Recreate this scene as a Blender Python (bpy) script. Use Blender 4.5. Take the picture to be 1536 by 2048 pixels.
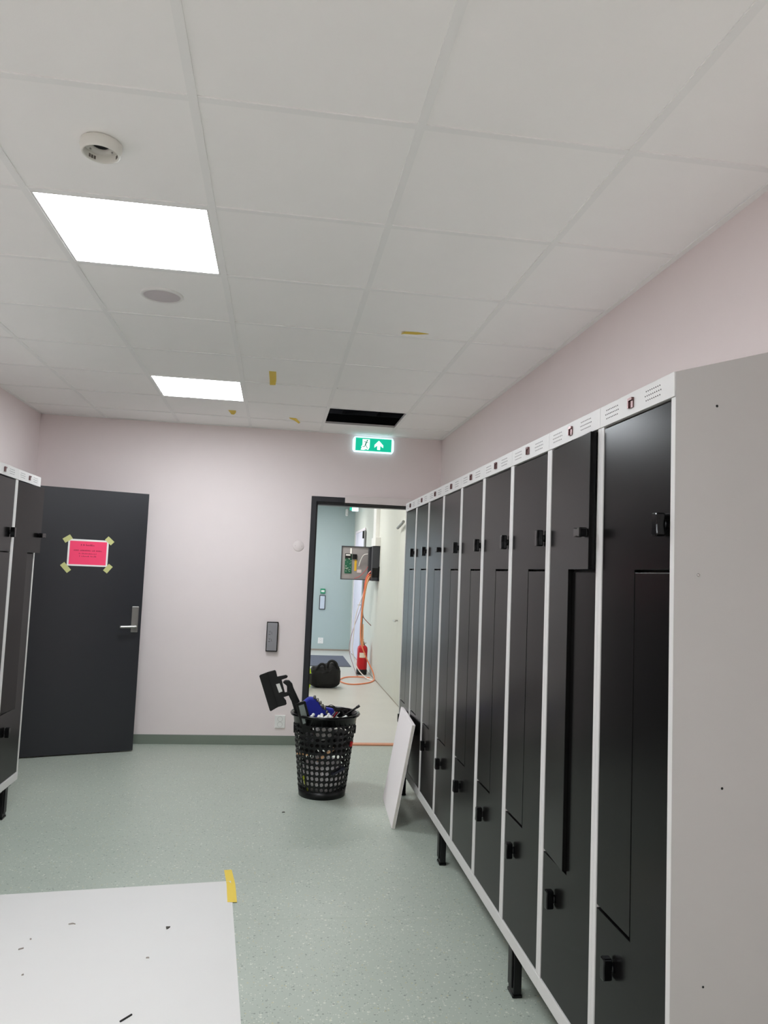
import bpy, bmesh, math, random
from mathutils import Vector, Matrix
random.seed(7)
for o in list(bpy.data.objects): bpy.data.objects.remove(o)
S = bpy.context.scene
COL = S.collection

# ------------------------------------------------------------------ camera
cam_d = bpy.data.cameras.new('camera'); cam = bpy.data.objects.new('camera', cam_d); COL.objects.link(cam)
YAW, PITCH, ROLL = 0.1391, 0.0802, 0.0410
fw = Vector((math.sin(YAW)*math.cos(PITCH), math.cos(YAW)*math.cos(PITCH), math.sin(PITCH)))
rt = Vector((math.cos(YAW), -math.sin(YAW), 0)); up = rt.cross(fw)
r2 = rt*math.cos(ROLL) + up*math.sin(ROLL); u2 = up*math.cos(ROLL) - rt*math.sin(ROLL)
cam.matrix_world = Matrix(((r2.x, u2.x, -fw.x, 0), (r2.y, u2.y, -fw.y, 0), (r2.z, u2.z, -fw.z, 1.4754), (0, 0, 0, 1)))
cam_d.sensor_fit = 'VERTICAL'; cam_d.sensor_height = 36; cam_d.sensor_width = 27; cam_d.lens = 36*1509.42/2048
cam_d.clip_start = .02
S.camera = cam
# ------------------------------------------------------------------ world (daylight behind the entrance glass) and exposure
w = bpy.data.worlds.new('daylight'); S.world = w; w.use_nodes = True
bg = w.node_tree.nodes['Background']; bg.inputs[0].default_value = (.72, .86, 1, 1); bg.inputs[1].default_value = 1.9
S.view_settings.view_transform = 'Standard'; S.view_settings.look = 'None'
S.view_settings.exposure = 1.22; S.view_settings.gamma = 1; S.view_settings.use_curve_mapping = False
S.cycles.max_bounces = 12; S.cycles.diffuse_bounces = 8; S.cycles.caustics_reflective = False; S.cycles.caustics_refractive = False
LAMP = 14.5        # radiance of the ceiling light panels
LAMP_CORRIDOR = 11.0

# ------------------------------------------------------------------ materials
def s2l(c): return tuple(((x/255/12.92) if x/255 <= .04045 else ((x/255+.055)/1.055)**2.4) for x in c)
MATS = {}
def mat(name, rgb, rough=.6, metal=0, var=.04, scale=8, bump=0, bscale=200, emit=None, estr=0, spec=None, aniso=None):
    if name in MATS: return MATS[name]
    m = bpy.data.materials.new(name); m.use_nodes = True; nt = m.node_tree
    b = nt.nodes['Principled BSDF']; b.inputs['Roughness'].default_value = rough; b.inputs['Metallic'].default_value = metal
    c = s2l(rgb)
    if spec is not None: b.inputs['Specular IOR Level'].default_value = spec
    tc = nt.nodes.new('ShaderNodeTexCoord')
    n = nt.nodes.new('ShaderNodeTexNoise'); n.inputs['Scale'].default_value = scale; n.inputs['Detail'].default_value = 3
    nt.links.new(tc.outputs['Object'], n.inputs['Vector'])
    mx = nt.nodes.new('ShaderNodeMix'); mx.data_type = 'RGBA'
    mx.inputs[6].default_value = (*[x*(1-var) for x in c], 1); mx.inputs[7].default_value = (*[min(1, x*(1+var)) for x in c], 1)
    nt.links.new(n.outputs['Fac'], mx.inputs[0]); nt.links.new(mx.outputs[2], b.inputs['Base Color'])
    if bump:
        n2 = nt.nodes.new('ShaderNodeTexNoise'); n2.inputs['Scale'].default_value = bscale
        nt.links.new(tc.outputs['Object'], n2.inputs['Vector'])
        bp = nt.nodes.new('ShaderNodeBump'); bp.inputs['Strength'].default_value = bump; bp.inputs['Distance'].default_value = .002
        nt.links.new(n2.outputs['Fac'], bp.inputs['Height']); nt.links.new(bp.outputs['Normal'], b.inputs['Normal'])
    if emit:
        b.inputs['Emission Color'].default_value = (*s2l(emit), 1); b.inputs['Emission Strength'].default_value = estr
    MATS[name] = m; return m

def vinyl(name, base, light, dark, amount=1.0, rough=.38):
    m = bpy.data.materials.new(name); m.use_nodes = True; nt = m.node_tree; L = nt.links.new
    b = nt.nodes['Principled BSDF']; b.inputs['Roughness'].default_value = rough
    tc = nt.nodes.new('ShaderNodeTexCoord')
    def node(t, **k):
        n = nt.nodes.new(t)
        for a, v in k.items(): n.inputs[a].default_value = v
        return n
    def mixc(fac, a, bcol):
        mx = nt.nodes.new('ShaderNodeMix'); mx.data_type = 'RGBA'
        L(fac, mx.inputs[0])
        if isinstance(a, tuple): mx.inputs[6].default_value = (*a, 1)
        else: L(a, mx.inputs[6])
        mx.inputs[7].default_value = (*bcol, 1); return mx.outputs[2]
    c = s2l(base)
    n0 = node('ShaderNodeTexNoise', Scale=2.2, Detail=6.0); L(tc.outputs['Object'], n0.inputs['Vector'])
    col = mixc(n0.outputs['Fac'], tuple(x*.93 for x in c), tuple(x*1.07 for x in c))
    def specks(scale, thr, colr, strength, off):
        nonlocal col
        mp = nt.nodes.new('ShaderNodeMapping'); mp.inputs['Location'].default_value = (off, off*.7, 0); L(tc.outputs['Object'], mp.inputs['Vector'])
        v = node('ShaderNodeTexVoronoi', Scale=scale); L(mp.outputs['Vector'], v.inputs['Vector'])
        wn = nt.nodes.new('ShaderNodeSeparateColor'); L(v.outputs['Color'], wn.inputs[0])
        g = nt.nodes.new('ShaderNodeMath'); g.operation = 'GREATER_THAN'; g.inputs[1].default_value = thr; L(wn.outputs[0], g.inputs[0])
        d = nt.nodes.new('ShaderNodeMath'); d.operation = 'LESS_THAN'; d.inputs[1].default_value = .33; L(v.outputs['Distance'], d.inputs[0])
        k = nt.nodes.new('ShaderNodeMath'); k.operation = 'MULTIPLY'; L(g.outputs[0], k.inputs[0]); L(d.outputs[0], k.inputs[1])
        k2 = nt.nodes.new('ShaderNodeMath'); k2.operation = 'MULTIPLY'; L(k.outputs[0], k2.inputs[0]); k2.inputs[1].default_value = strength*amount
        col = mixc(k2.outputs[0], col, s2l(colr))
    specks(130, .80, light, .55, 0); specks(120, .84, dark, .5, 3.1); specks(70, .93, light, .6, 7.7); specks(75, .94, dark, .65, 11.3); specks(90, .95, (190, 178, 120), .5, 17.)
    L(col, b.inputs['Base Color'])
    bp = nt.nodes.new('ShaderNodeBump'); bp.inputs['Strength'].default_value = .08; bp.inputs['Distance'].default_value = .002
    n3 = node('ShaderNodeTexNoise', Scale=90.0); L(tc.outputs['Object'], n3.inputs['Vector'])
    L(n3.outputs['Fac'], bp.inputs['Height']); L(bp.outputs['Normal'], b.inputs['Normal'])
    return m

def brushed(name, rgb, rough=.34, spec=.5):        # powder-coated laminate with fine horizontal grain
    m = mat(name, rgb, rough, var=.0, spec=spec)
    nt = m.node_tree; b = nt.nodes['Principled BSDF']; L = nt.links.new
    tc = nt.nodes.new('ShaderNodeTexCoord'); mp = nt.nodes.new('ShaderNodeMapping'); mp.inputs['Scale'].default_value = (3, 3, 140)
    n = nt.nodes.new('ShaderNodeTexNoise'); n.inputs['Scale'].default_value = 4
    L(tc.outputs['Object'], mp.inputs['Vector']); L(mp.outputs['Vector'], n.inputs['Vector'])
    tv = nt.nodes.new('ShaderNodeCombineXYZ'); tv.inputs[2].default_value = 1; L(tv.outputs[0], b.inputs['Tangent']); b.inputs['Anisotropic'].default_value = .35
    mr = nt.nodes.new('ShaderNodeMapRange'); mr.inputs[3].default_value = rough-.02; mr.inputs[4].default_value = rough+.03
    L(n.outputs['Fac'], mr.inputs[0]); L(mr.outputs[0], b.inputs['Roughness'])
    bp = nt.nodes.new('ShaderNodeBump'); bp.inputs['Strength'].default_value = .01; bp.inputs['Distance'].default_value = .0005
    L(n.outputs['Fac'], bp.inputs['Height']); L(bp.outputs['Normal'], b.inputs['Normal'])
    return m

M_wall = mat('wall_paint', (231, 220, 219), .7, var=.015, bump=.06, bscale=300)
M_green = mat('corridor_paint', (206, 208, 200), .6, var=.015, bump=.05, bscale=300)
M_tile = mat('ceiling_tile_white', (249, 248, 246), .9, var=.012, bump=.08, bscale=500)
M_tee = mat('ceiling_tee_grey', (243, 243, 241), .6, var=.01)
M_plenum = mat('plenum_shade', (22, 22, 24), .9)  # near-black colour stands in for darkness above the ceiling, so the opening reads black
M_floor = vinyl('vinyl_floor', (167, 175, 164), (216, 217, 204), (108, 114, 108))
M_floor2 = vinyl('vinyl_floor_corridor', (196, 195, 189), (212, 212, 204), (168, 168, 162), .5)
M_base = mat('vinyl_baseboard', (118, 127, 116), .5)
M_lockgrey = mat('locker_light_grey', (208, 206, 204), .42, var=.01, bump=.03, bscale=400)
M_lockdark = brushed('locker_door_black', (13, 12, 12), .23, .15)
M_black = mat('black_plastic_gloss', (7, 7, 8), .14, spec=.3)
M_blackm = mat('black_metal', (9, 9, 10), .42, spec=.35)
M_blackp = mat('black_plastic_soft', (10, 10, 11), .36, spec=.35)
M_hole = mat('hole_shade', (14, 13, 13), .9)  # colour of thin discs painted as the shade inside holes
M_door = mat('door_charcoal', (33, 34, 39), .36, var=.02)
M_frame = mat('frame_charcoal', (34, 35, 40), .42, var=.02)
M_metal = mat('brushed_metal', (190, 188, 185), .3, metal=1)
M_satin = mat('satin_plate', (150, 148, 145), .38, metal=1)
M_white = mat('white_plastic', (232, 231, 228), .4)
M_paper = mat('white_paper', (236, 233, 230), .8, var=.01)
M_sheet = mat('white_sheet', (213, 211, 208), .55, var=.012, scale=3)
M_pink = mat('pink_print', (248, 66, 110), .7)
M_ink = mat('dark_ink', (128, 26, 52), .8)
M_tapeg = mat('tape_green_yellow', (196, 196, 132), .7)
M_tapey = mat('tape_yellow', (226, 196, 74), .65)
M_red = mat('extinguisher_red', (190, 18, 28), .3)
M_emblem = mat('emblem_metal', (112, 84, 84), .25, metal=.8)

def emission(name, rgb, strength):
    m = bpy.data.materials.new(name); m.use_nodes = True; nt = m.node_tree; nt.nodes.clear()
    o = nt.nodes.new('ShaderNodeOutputMaterial'); e = nt.nodes.new('ShaderNodeEmission')
    e.inputs[0].default_value = (*s2l(rgb), 1); e.inputs[1].default_value = strength
    nt.links.new(e.outputs[0], o.inputs[0]); return m
M_lamp = emission('lamp_diffuser', (244, 250, 255), LAMP)
M_lamp2 = emission('lamp_diffuser_corridor', (255, 252, 250), LAMP_CORRIDOR)

# ------------------------------------------------------------------ mesh helpers
def finish(name, bm, m, parent=None, smooth=False, loc=None, bevel=0):
    me = bpy.data.meshes.new(name); bmesh.ops.recalc_face_normals(bm, faces=bm.faces); bm.to_mesh(me); bm.free()
    ms = m if isinstance(m, (list, tuple)) else [m]
    for q in ms: me.materials.append(q)
    if smooth:
        for p in me.polygons: p.use_smooth = True
    o = bpy.data.objects.new(name, me); COL.objects.link(o)
    if parent: o.parent = parent
    if loc: o.location = loc
    if bevel:
        md = o.modifiers.new('bevel', 'BEVEL'); md.width = bevel; md.segments = 2; md.limit_method = 'ANGLE'; md.angle_limit = math.radians(40)
    return o
def bx(bm, x0, x1, y0, y1, z0, z1):
    v = [bm.verts.new(c) for c in ((x0,y0,z0),(x1,y0,z0),(x1,y1,z0),(x0,y1,z0),(x0,y0,z1),(x1,y0,z1),(x1,y1,z1),(x0,y1,z1))]
    for f in ((0,3,2,1),(4,5,6,7),(0,1,5,4),(1,2,6,5),(2,3,7,6),(3,0,4,7)): bm.faces.new([v[i] for i in f])
    return v
def box(name, x0, x1, y0, y1, z0, z1, m, parent=None, bevel=0):
    bm = bmesh.new(); bx(bm, min(x0,x1), max(x0,x1), min(y0,y1), max(y0,y1), min(z0,z1), max(z0,z1)); return finish(name, bm, m, parent, bevel=bevel)
def prism(bm, pts, axis, a, b):
    """extrude polygon pts (2-D) along axis 'x','y','z' from a to b"""
    def P(p, t): return {'x': (t, p[0], p[1]), 'y': (p[0], t, p[1]), 'z': (p[0], p[1], t)}[axis]
    A = [bm.verts.new(P(p, a)) for p in pts]; B = [bm.verts.new(P(p, b)) for p in pts]; n = len(pts)
    bm.faces.new(A); bm.faces.new(B[::-1])
    for i in range(n): bm.faces.new((A[i], A[(i+1) % n], B[(i+1) % n], B[i]))
def poly(name, pts, axis, a, b, m, parent=None, bevel=0):
    bm = bmesh.new(); prism(bm, pts, axis, a, b); return finish(name, bm, m, parent, bevel=bevel)
def lathe(bm, prof, seg=32, c=(0,0,0), axis='z', cap=True):
    R = []
    for (r, z) in prof:
        ring = []
        for k in range(seg):
            t = 2*math.pi*k/seg; a, b = r*math.cos(t), r*math.sin(t)
            q = {'z': (a, b, z), 'y': (a, z, b), 'x': (z, a, b)}[axis]
            ring.append(bm.verts.new((c[0]+q[0], c[1]+q[1], c[2]+q[2])))
        R.append(ring)
    for i in range(len(R)-1):
        for k in range(seg): bm.faces.new((R[i][k], R[i][(k+1) % seg], R[i+1][(k+1) % seg], R[i+1][k]))
    if cap: bm.faces.new(R[0][::-1]); bm.faces.new(R[-1])
def spline(pts, n=8):
    P = [Vector(p) for p in pts]; P = [2*P[0]-P[1]] + P + [2*P[-1]-P[-2]]; out = []
    for i in range(1, len(P)-2):
        for k in range(n):
            t = k/n; a, b, c, d = P[i-1], P[i], P[i+1], P[i+2]
            out.append(.5*((2*b)+(c-a)*t+(2*a-5*b+4*c-d)*t*t+(3*b-a-3*c+d)*t**3))
    out.append(P[-2]); return out
def tube(bm, pts, r, seg=8, n=8, smooth=True):
    pts = spline(pts, n) if smooth else [Vector(p) for p in pts]; rings = []; prev = None
    for i, p in enumerate(pts):
        d = (pts[min(i+1, len(pts)-1)] - pts[max(i-1, 0)]).normalized()
        ref = prev if prev is not None and abs(prev.dot(d)) < .95 else (Vector((0,0,1)) if abs(d.z) < .9 else Vector((1,0,0)))
        a = (ref - d*ref.dot(d)).normalized(); b = d.cross(a); prev = a
        rr = r[i*len(r)//len(pts)] if isinstance(r, (list, tuple)) else r
        rings.append([bm.verts.new(p + (a*math.cos(2*math.pi*k/seg)+b*math.sin(2*math.pi*k/seg))*rr) for k in range(seg)])
    for i in range(len(rings)-1):
        for k in range(seg): bm.faces.new((rings[i][k], rings[i][(k+1)%seg], rings[i+1][(k+1)%seg], rings[i+1][k]))
    bm.faces.new(rings[0][::-1]); bm.faces.new(rings[-1])
def tag(o, label=None, cat=None, group=None, kind=None):
    if label: o['label'] = label
    if cat: o['category'] = cat
    if group: o['group'] = group
    if kind: o['kind'] = kind
    return o
def thing(name, loc=(0,0,0), rz=0, **k):
    o = bpy.data.objects.new(name, None); o.empty_display_size = .1; COL.objects.link(o); o.location = loc; o.rotation_euler = (0, 0, rz); return tag(o, **k)
def struct(o, label=None):
    o['kind'] = 'structure'
    if label: o['label'] = label
    return o
def copy_tree(o, parent=None):
    c = o.copy(); COL.objects.link(c); c.parent = parent
    for ch in list(o.children): copy_tree(ch, c)
    return c

# ------------------------------------------------------------------ the room
XL, XR, YB, YR, HC = -1.992, 1.4097, 6.5242, -2.885, 2.673
ZT = 3.25
DX0, DX1, DH = .335, 1.245, 2.055          # clear doorway in the back wall
CX0, CX1, CY0, CY1 = -.75, 1.43, 6.66, 14.1  # corridor
fl = box('floor', XL-.15, XR+.15, YR-.15, YB+.07, -.1, 0, M_floor); struct(fl, 'grey-green speckled vinyl floor of the locker room')
f2 = box('floor_corridor', CX0-.15, CX1+.15, YB+.07, CY1+.15, -.1, 0, M_floor2); struct(f2, 'pale grey-green vinyl floor of the corridor')
# faint welded seams in the vinyl
bm = bmesh.new(); bx(bm, XL, .88, 3.335, 3.338, 0, .0004); finish('weld_seam', bm, mat('weld_seam', (172, 180, 168), .4), fl)
# back wall with doorway
bm = bmesh.new(); fx0, fx1, fh = .285, 1.295, 2.105
bx(bm, XL-.12, fx0, YB, CY0, 0, HC+.02); bx(bm, fx1, XR+.12, YB, CY0, 0, HC+.02); bx(bm, fx0, fx1, YB, CY0, fh, HC+.02)
struct(finish('wall_back', bm, M_wall), 'pale pinkish-white painted wall at the far end with the doorway')
struct(box('wall_back_upper', XL-.12, XR+.12, YB, CY0, HC+.02, ZT, M_plenum))
struct(box('wall_right', XR, XR+.12, YR, YB, 0, HC+.02, M_wall), 'pale wall behind the right row of lockers')
struct(box('wall_right_upper', XR, XR+.12, YR, YB, HC+.02, ZT, M_plenum))
LD0, LD1 = 4.99, 5.95                      # door opening in the left wall
bm = bmesh.new(); bx(bm, XL-.12, XL, YR, LD0, 0, HC+.02); bx(bm, XL-.12, XL, LD1, YB, 0, HC+.02); bx(bm, XL-.12, XL, LD0, LD1, 2.07, HC+.02)
struct(finish('wall_left', bm, M_wall), 'pale wall behind the left row of lockers')
struct(box('wall_left_upper', XL-.12, XL, YR, YB, HC+.02, ZT, M_plenum))
struct(box('wall_rear', XL-.12, XR+.12, YR-.12, YR, 0, ZT, M_wall))
struct(box('ceiling_slab', XL-.12, XR+.12, YR-.12, CY0, ZT, ZT+.1, M_plenum))
# closet niche behind the left opening
bm = bmesh.new(); bx(bm, XL-1.12, XL-1.02, LD0-.1, LD1+.1, 0, 2.3); bx(bm, XL-1.02, XL-.12, LD0-.1, LD0, 0, 2.3); bx(bm, XL-1.02, XL-.12, LD1, LD1+.1, 0, 2.3); bx(bm, XL-1.02, XL-.12, LD0, LD1, 2.2, 2.3); bx(bm, XL-1.02, XL-.12, LD0, LD1, -.1, 0)
struct(finish('wall_side_room', bm, M_wall))
# baseboards
def baseboard(name, x0, x1, y0, y1): return struct(box(name, x0, x1, y0, y1, 0, .076, M_base, bevel=.002))
baseboard('baseboard_back', XL, .283, YB-.008, YB)
baseboard('baseboard_right', XR-.008, XR, YR, YB-.008)
baseboard('baseboard_left', XL, XL+.008, YR, LD0-.07)
# ------------------------------------------------------------------ suspended ceiling
ceil = thing('ceiling'); struct(ceil, 'suspended ceiling of white square tiles in a grey grid')
T = .6; GX = -.274; GY = 1.9149
xs = [XL] + [GX+T*k for k in range(-2, 3)] + [XR]
ys = [GY+T*k for k in range(-8, 8)] + [YB]
lights = []; hole = None; tile_mesh = {}
for i in range(len(xs)-1):
    for j in range(len(ys)-1):
        x0, x1, y0, y1 = xs[i], xs[i+1], ys[j], ys[j+1]
        row = j-8
        if i == 2 and row in (1, 5, -3, -7): lights.append((x0, x1, y0, y1)); continue
        if i == 4 and row == 6: continue
        hx, hy = (x1-x0)/2-.004, (y1-y0)/2-.004; key = (round(hx, 3), round(hy, 3))
        if key not in tile_mesh:
            bm = bmesh.new(); bx(bm, -hx, hx, -hy, hy, 0, .016); o = finish('ceiling_tile', bm, M_tile, ceil); tile_mesh[key] = o.data
        else:
            o = bpy.data.objects.new('ceiling_tile', tile_mesh[key]); COL.objects.link(o); o.parent = ceil
        o.location = ((x0+x1)/2, (y0+y1)/2, HC+.0042)
for x in xs[1:-1]:
    bm = bmesh.new(); bx(bm, x-.012, x+.012, YR, YB, HC, HC+.004); bx(bm, x-.001, x+.001, YR, YB, HC+.004, HC+.035); finish('main_tee', bm, M_tee, ceil)
for y in ys[1:-1]:
    for i in range(len(xs)-1):
        a, b = xs[i]+(.0122 if i else 0), xs[i+1]-(.0122 if i < len(xs)-2 else 0)
        bm = bmesh.new(); bx(bm, a, b, y-.012, y+.012, HC+.0006, HC+.004); bx(bm, a, b, y-.001, y+.001, HC+.004, HC+.014); finish('cross_tee', bm, M_tee, ceil)
for nm, a in (('x', (XL, XL+.022, YR, YB)), ('x', (XR-.022, XR, YR, YB)), ('y', (XL, XR, YB-.022, YB)), ('y', (XL, XR, YR, YR+.022))):
    bm = bmesh.new(); bx(bm, *a, HC-.0012, HC+.0035); finish('wall_angle', bm, M_tee, ceil)
labs = {1: 'large glowing square light panel nearest in the ceiling, beside the smoke detector base', 5: 'smaller-looking glowing square light panel far down the ceiling near the back wall'}
def light_panel(x0, x1, y0, y1, z, label, lm=M_lamp, group='ceiling light panels'):
    t = thing('ceiling_light', ((x0+x1)/2, (y0+y1)/2, z), label=label, cat='light panel', group=group)
    hx, hy = (x1-x0)/2-.0125, (y1-y0)/2-.0125
    bm = bmesh.new(); bx(bm, -hx+.006, hx-.006, -hy+.006, hy-.006, .004, .008); finish('diffuser', bm, lm, t)
    bm = bmesh.new()
    bx(bm, -hx, hx, -hy, -hy+.008, 0.001, .02); bx(bm, -hx, hx, hy-.008, hy, 0.001, .02); bx(bm, -hx, -hx+.008, -hy+.008, hy-.008, 0.001, .02); bx(bm, hx-.008, hx, -hy+.008, hy-.008, 0.001, .02)
    finish('frame', bm, M_white, t); return t
for (x0, x1, y0, y1) in lights:
    k = round((y0-GY)/T)
    light_panel(x0, x1, y0, y1, HC, labs.get(k, 'glowing square light panel in the ceiling behind the viewer'))
# a cable ladder glimpsed in the open bay
lad = thing('cable_ladder', (0, 6.2, HC+.16), label='dark cable tray above the missing ceiling tile', cat='cable tray')
bm = bmesh.new(); bx(bm, XL+.2, XR-.1, 0, .012, 0, .06); finish('rail', bm, mat('tray_grey', (70, 70, 74), .5), lad)
bm = bmesh.new(); bx(bm, XL+.2, XR-.1, .26, .272, 0, .06); finish('rail', bm, MATS['tray_grey'], lad)
for k in range(10):
    bm = bmesh.new(); bx(bm, -1.6+k*.3, -1.57+k*.3, .012, .26, .005, .02); finish('rung', bm, MATS['tray_grey'], lad)

for x in (-1.2, 1.0):
    bm = bmesh.new(); lathe(bm, [(.004, .06), (.004, ZT-HC-.16)], 8, (x, .006, 0)); finish('hanger_rod', bm, MATS['tray_grey'], lad)

# ------------------------------------------------------------------ corridor shell
bm = bmesh.new(); bx(bm, CX1, CX1+.12, CY0, CY1, 0, HC); struct(finish('wall_corridor_right', bm, M_green), 'pale green corridor wall seen through the doorway')
struct(box('wall_corridor_end', CX0-.12, CX1+.12, CY1, CY1+.12, 0, HC, mat('corridor_end_paint', (170, 185, 184), .6, var=.015)), 'green wall at the far end of the corridor')
EY0, EY1, EZ = 11.75, 13.35, 2.2
bm = bmesh.new(); bx(bm, CX0-.12, CX0, CY0, EY0, 0, HC); bx(bm, CX0-.12, CX0, EY1, CY1, 0, HC); bx(bm, CX0-.12, CX0, EY0, EY1, EZ, HC)
struct(finish('wall_corridor_left', bm, M_green))
struct(box('ceiling_corridor', CX0-.12, CX1+.12, CY0, CY1+.12, HC, HC+.1, M_tile))
struct(box('baseboard_corridor_end', CX0, CX1, CY1-.008, CY1, 0, .03, mat('pale_base', (150, 140, 128), .5)))
struct(box('baseboard_corridor_right', CX1-.004, CX1, CY0, CY1-.01, 0, .01, MATS['pale_base']))
ed = thing('window_1', (CX0-.06, (EY0+EY1)/2, 0)); struct(ed, 'glazed entrance off the corridor')
hw = (EY1-EY0)/2
for a in ((-hw, -hw+.06, 0, EZ), (hw-.06, hw, 0, EZ), (-.03, .03, .08, EZ-.06), (-hw+.06, hw-.06, 0, .08), (-hw+.06, hw-.06, EZ-.06, EZ)):
    bm = bmesh.new(); bx(bm, -.03, .03, *a); finish('window_frame', bm, M_white, ed)
gm = bpy.data.materials.new('clear_glass'); gm.use_nodes = True; nt = gm.node_tree; nt.nodes.clear()
no, nt_, ng, nm_ = nt.nodes.new('ShaderNodeOutputMaterial'), nt.nodes.new('ShaderNodeBsdfTransparent'), nt.nodes.new('ShaderNodeBsdfGlossy'), nt.nodes.new('ShaderNodeMixShader')
ng.inputs['Roughness'].default_value = .02; nm_.inputs[0].default_value = .06
nt.links.new(nt_.outputs[0], nm_.inputs[1]); nt.links.new(ng.outputs[0], nm_.inputs[2]); nt.links.new(nm_.outputs[0], no.inputs[0])
for a in ((-hw+.06, -.03), (.03, hw-.06)):
    bm = bmesh.new(); bx(bm, -.004, .004, *a, .08, EZ-.06); finish('pane', bm, gm, ed)
struct(box('ground_outside', -9, CX0-.12, 8, 18, -.15, -.05, mat('paving_outside', (150, 150, 146), .9)))
for k, y in enumerate((7.6, 10.0, 12.4)):
    light_panel(.1, .7, y, y+.6, HC-.016, ('glowing light panel in the corridor ceiling, out of sight above the doorway'), M_lamp2, 'corridor light panels')

# ------------------------------------------------------------------ doorway frame
d2 = thing('door_2', (0, YB, 0)); struct(d2, 'open doorway with charcoal frame leading to the corridor')
FD = .012
def jamb(x0, x1, xi):
    bm = bmesh.new(); bx(bm, min(x0, x1), max(x0, x1), -FD, .14, 0, fh+.006); finish('jamb', bm, M_frame, d2, bevel=.002)
jamb(.277, .322, 1); jamb(1.258, 1.303, 1)
for a, b in ((.322, .335), (1.245, 1.258)):
    bm = bmesh.new(); bx(bm, a, b, .03, .14, 0, DH); finish('door_stop', bm, mat('frame_dark', (24, 27, 30), .4), d2)
bm = bmesh.new(); bx(bm, .322, 1.258, -FD, .14, DH+.012, fh+.006); finish('head', bm, M_frame, d2, bevel=.002)
bm = bmesh.new(); bx(bm, .322, 1.258, .03, .14, DH-.012, DH+.012); finish('door_stop', bm, MATS['frame_dark'], d2)
bm = bmesh.new(); bx(bm, .565, 1.30, -.05, -FD, 2.062, 2.128); o = finish('closer_cover', bm, mat('closer_grey', (218, 208, 206), .4), d2, bevel=.004); o['label'] = 'pale grey door closer cover on the frame head'
bm = bmesh.new(); bx(bm, .565, 1.30, -.04, -FD, 2.05, 2.0618); finish('closer_rail', bm, M_blackm, d2)
bm = bmesh.new(); bx(bm, .335, 1.245, -.005, .06, 0, .012); o = finish('threshold', bm, mat('wood_threshold', (205, 142, 108), .5, var=.12, scale=30), d2, bevel=.003); o['label'] = 'orange-brown wooden threshold strip'

# ------------------------------------------------------------------ open charcoal door leaf
ang = math.atan2(.315, .949)
d1 = thing('door_1', (-1.035, 6.254, 0), math.pi+ang); struct(d1, 'charcoal door leaf swung open against the back wall, pink notice taped on it')
# local +x runs from free edge to hinge, local +y faces the viewer
bm = bmesh.new(); bx(bm, 0, .97, -.04, 0, .01, 2.028); finish('leaf', bm, M_door, d1, bevel=.002)
bm = bmesh.new(); bx(bm, .023, .077, 0, .009, .926, 1.129); finish('handle_plate', bm, M_satin, d1, bevel=.004)
bm = bmesh.new(); lathe(bm, [(.011, .009), (.011, .045)], 16, (.045, 0, .972), 'y'); tube(bm, [(.036, .05, .972), (.09, .052, .972), (.165, .05, .97)], .0095, 12); o = finish('lever', bm, M_metal, d1, True); o['label'] = 'satin steel lever handle'
for z in (.25, 1.05, 1.8):
    bm = bmesh.new(); lathe(bm, [(.008, z-.05), (.008, z+.05)], 12, (.978, -.02, 0)); finish('hinge', bm, M_metal, d1)
# frame of that opening in the left wall
d5 = thing('trim_1', (XL, (LD0+LD1)/2, 0)); struct(d5, 'charcoal frame of the opening behind the open door')
h_ = (LD1-LD0)/2
for a in ((-h_-.04, -h_+.01, 0, 2.06), (h_-.01, h_+.0, 0, 2.06), (-h_-.04, h_, 2.06, 2.11)):
    bm = bmesh.new(); bx(bm, -.12, .01, *a); finish('jamb', bm, M_frame, d5)

# notice on the door
sg = thing('notice', d1.matrix_basis @ Vector((.43, .0012, 1.534)), math.pi+ang, label='pink printed notice with white border taped to the charcoal door', cat='sign')
bm = bmesh.new(); bx(bm, -.147, .147, 0, .0006, -.103, .103); finish('paper', bm, M_paper, sg)
bm = bmesh.new(); bx(bm, -.134, .134, .0006, .0010, -.091, .089); pk = finish('print', bm, M_pink, sg); pk['label'] = 'bright pink printed field'
bm = bmesh.new(); rr = random.Random(3)
for (z, x0, x1, h) in ((.061, -.055, .052, .014), (.018, -.105, .098, .009), (-.006, -.066, .058, .008), (-.026, -.062, .060, .009)):
    x = x0
    while x < x1:
        wd = rr.choice((.005, .007, .004, .009)); k = rr.random()
        hh = h*(.6+.4*k); bx(bm, -x-wd, -x, .0010, .0013, z-h/2, z-h/2+hh*.36); bx(bm, -x-wd*.35, -x, .0010, .0013, z-h/2+hh*.36, z-h/2+hh)
        if k > .5: bx(bm, -x-wd, -x-wd*.35, .0010, .0013, z-h/2+hh*.8, z-h/2+hh)
        x += wd+(.0025 if rr.random() > .18 else .010)
o = finish('lettering', bm, M_ink, sg); o['kind'] = 'stuff'; o['label'] = 'blurred dark lines of print'
for (cx, cz, a, l) in ((.153, .103, 35, .062), (-.152, .102, -42, .062), (.153, -.118, -48, .078), (-.153, -.115, 52, .066)):
    bm = bmesh.new(); bx(bm, -l/2, l/2, .0014, .0019, -.019, .019); o = finish('tape', bm, M_tapeg, sg); o.location = (cx, 0, cz); o.rotation_euler = (0, math.radians(a), 0); o['label'] = 'pale green-yellow tape strip'

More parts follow.
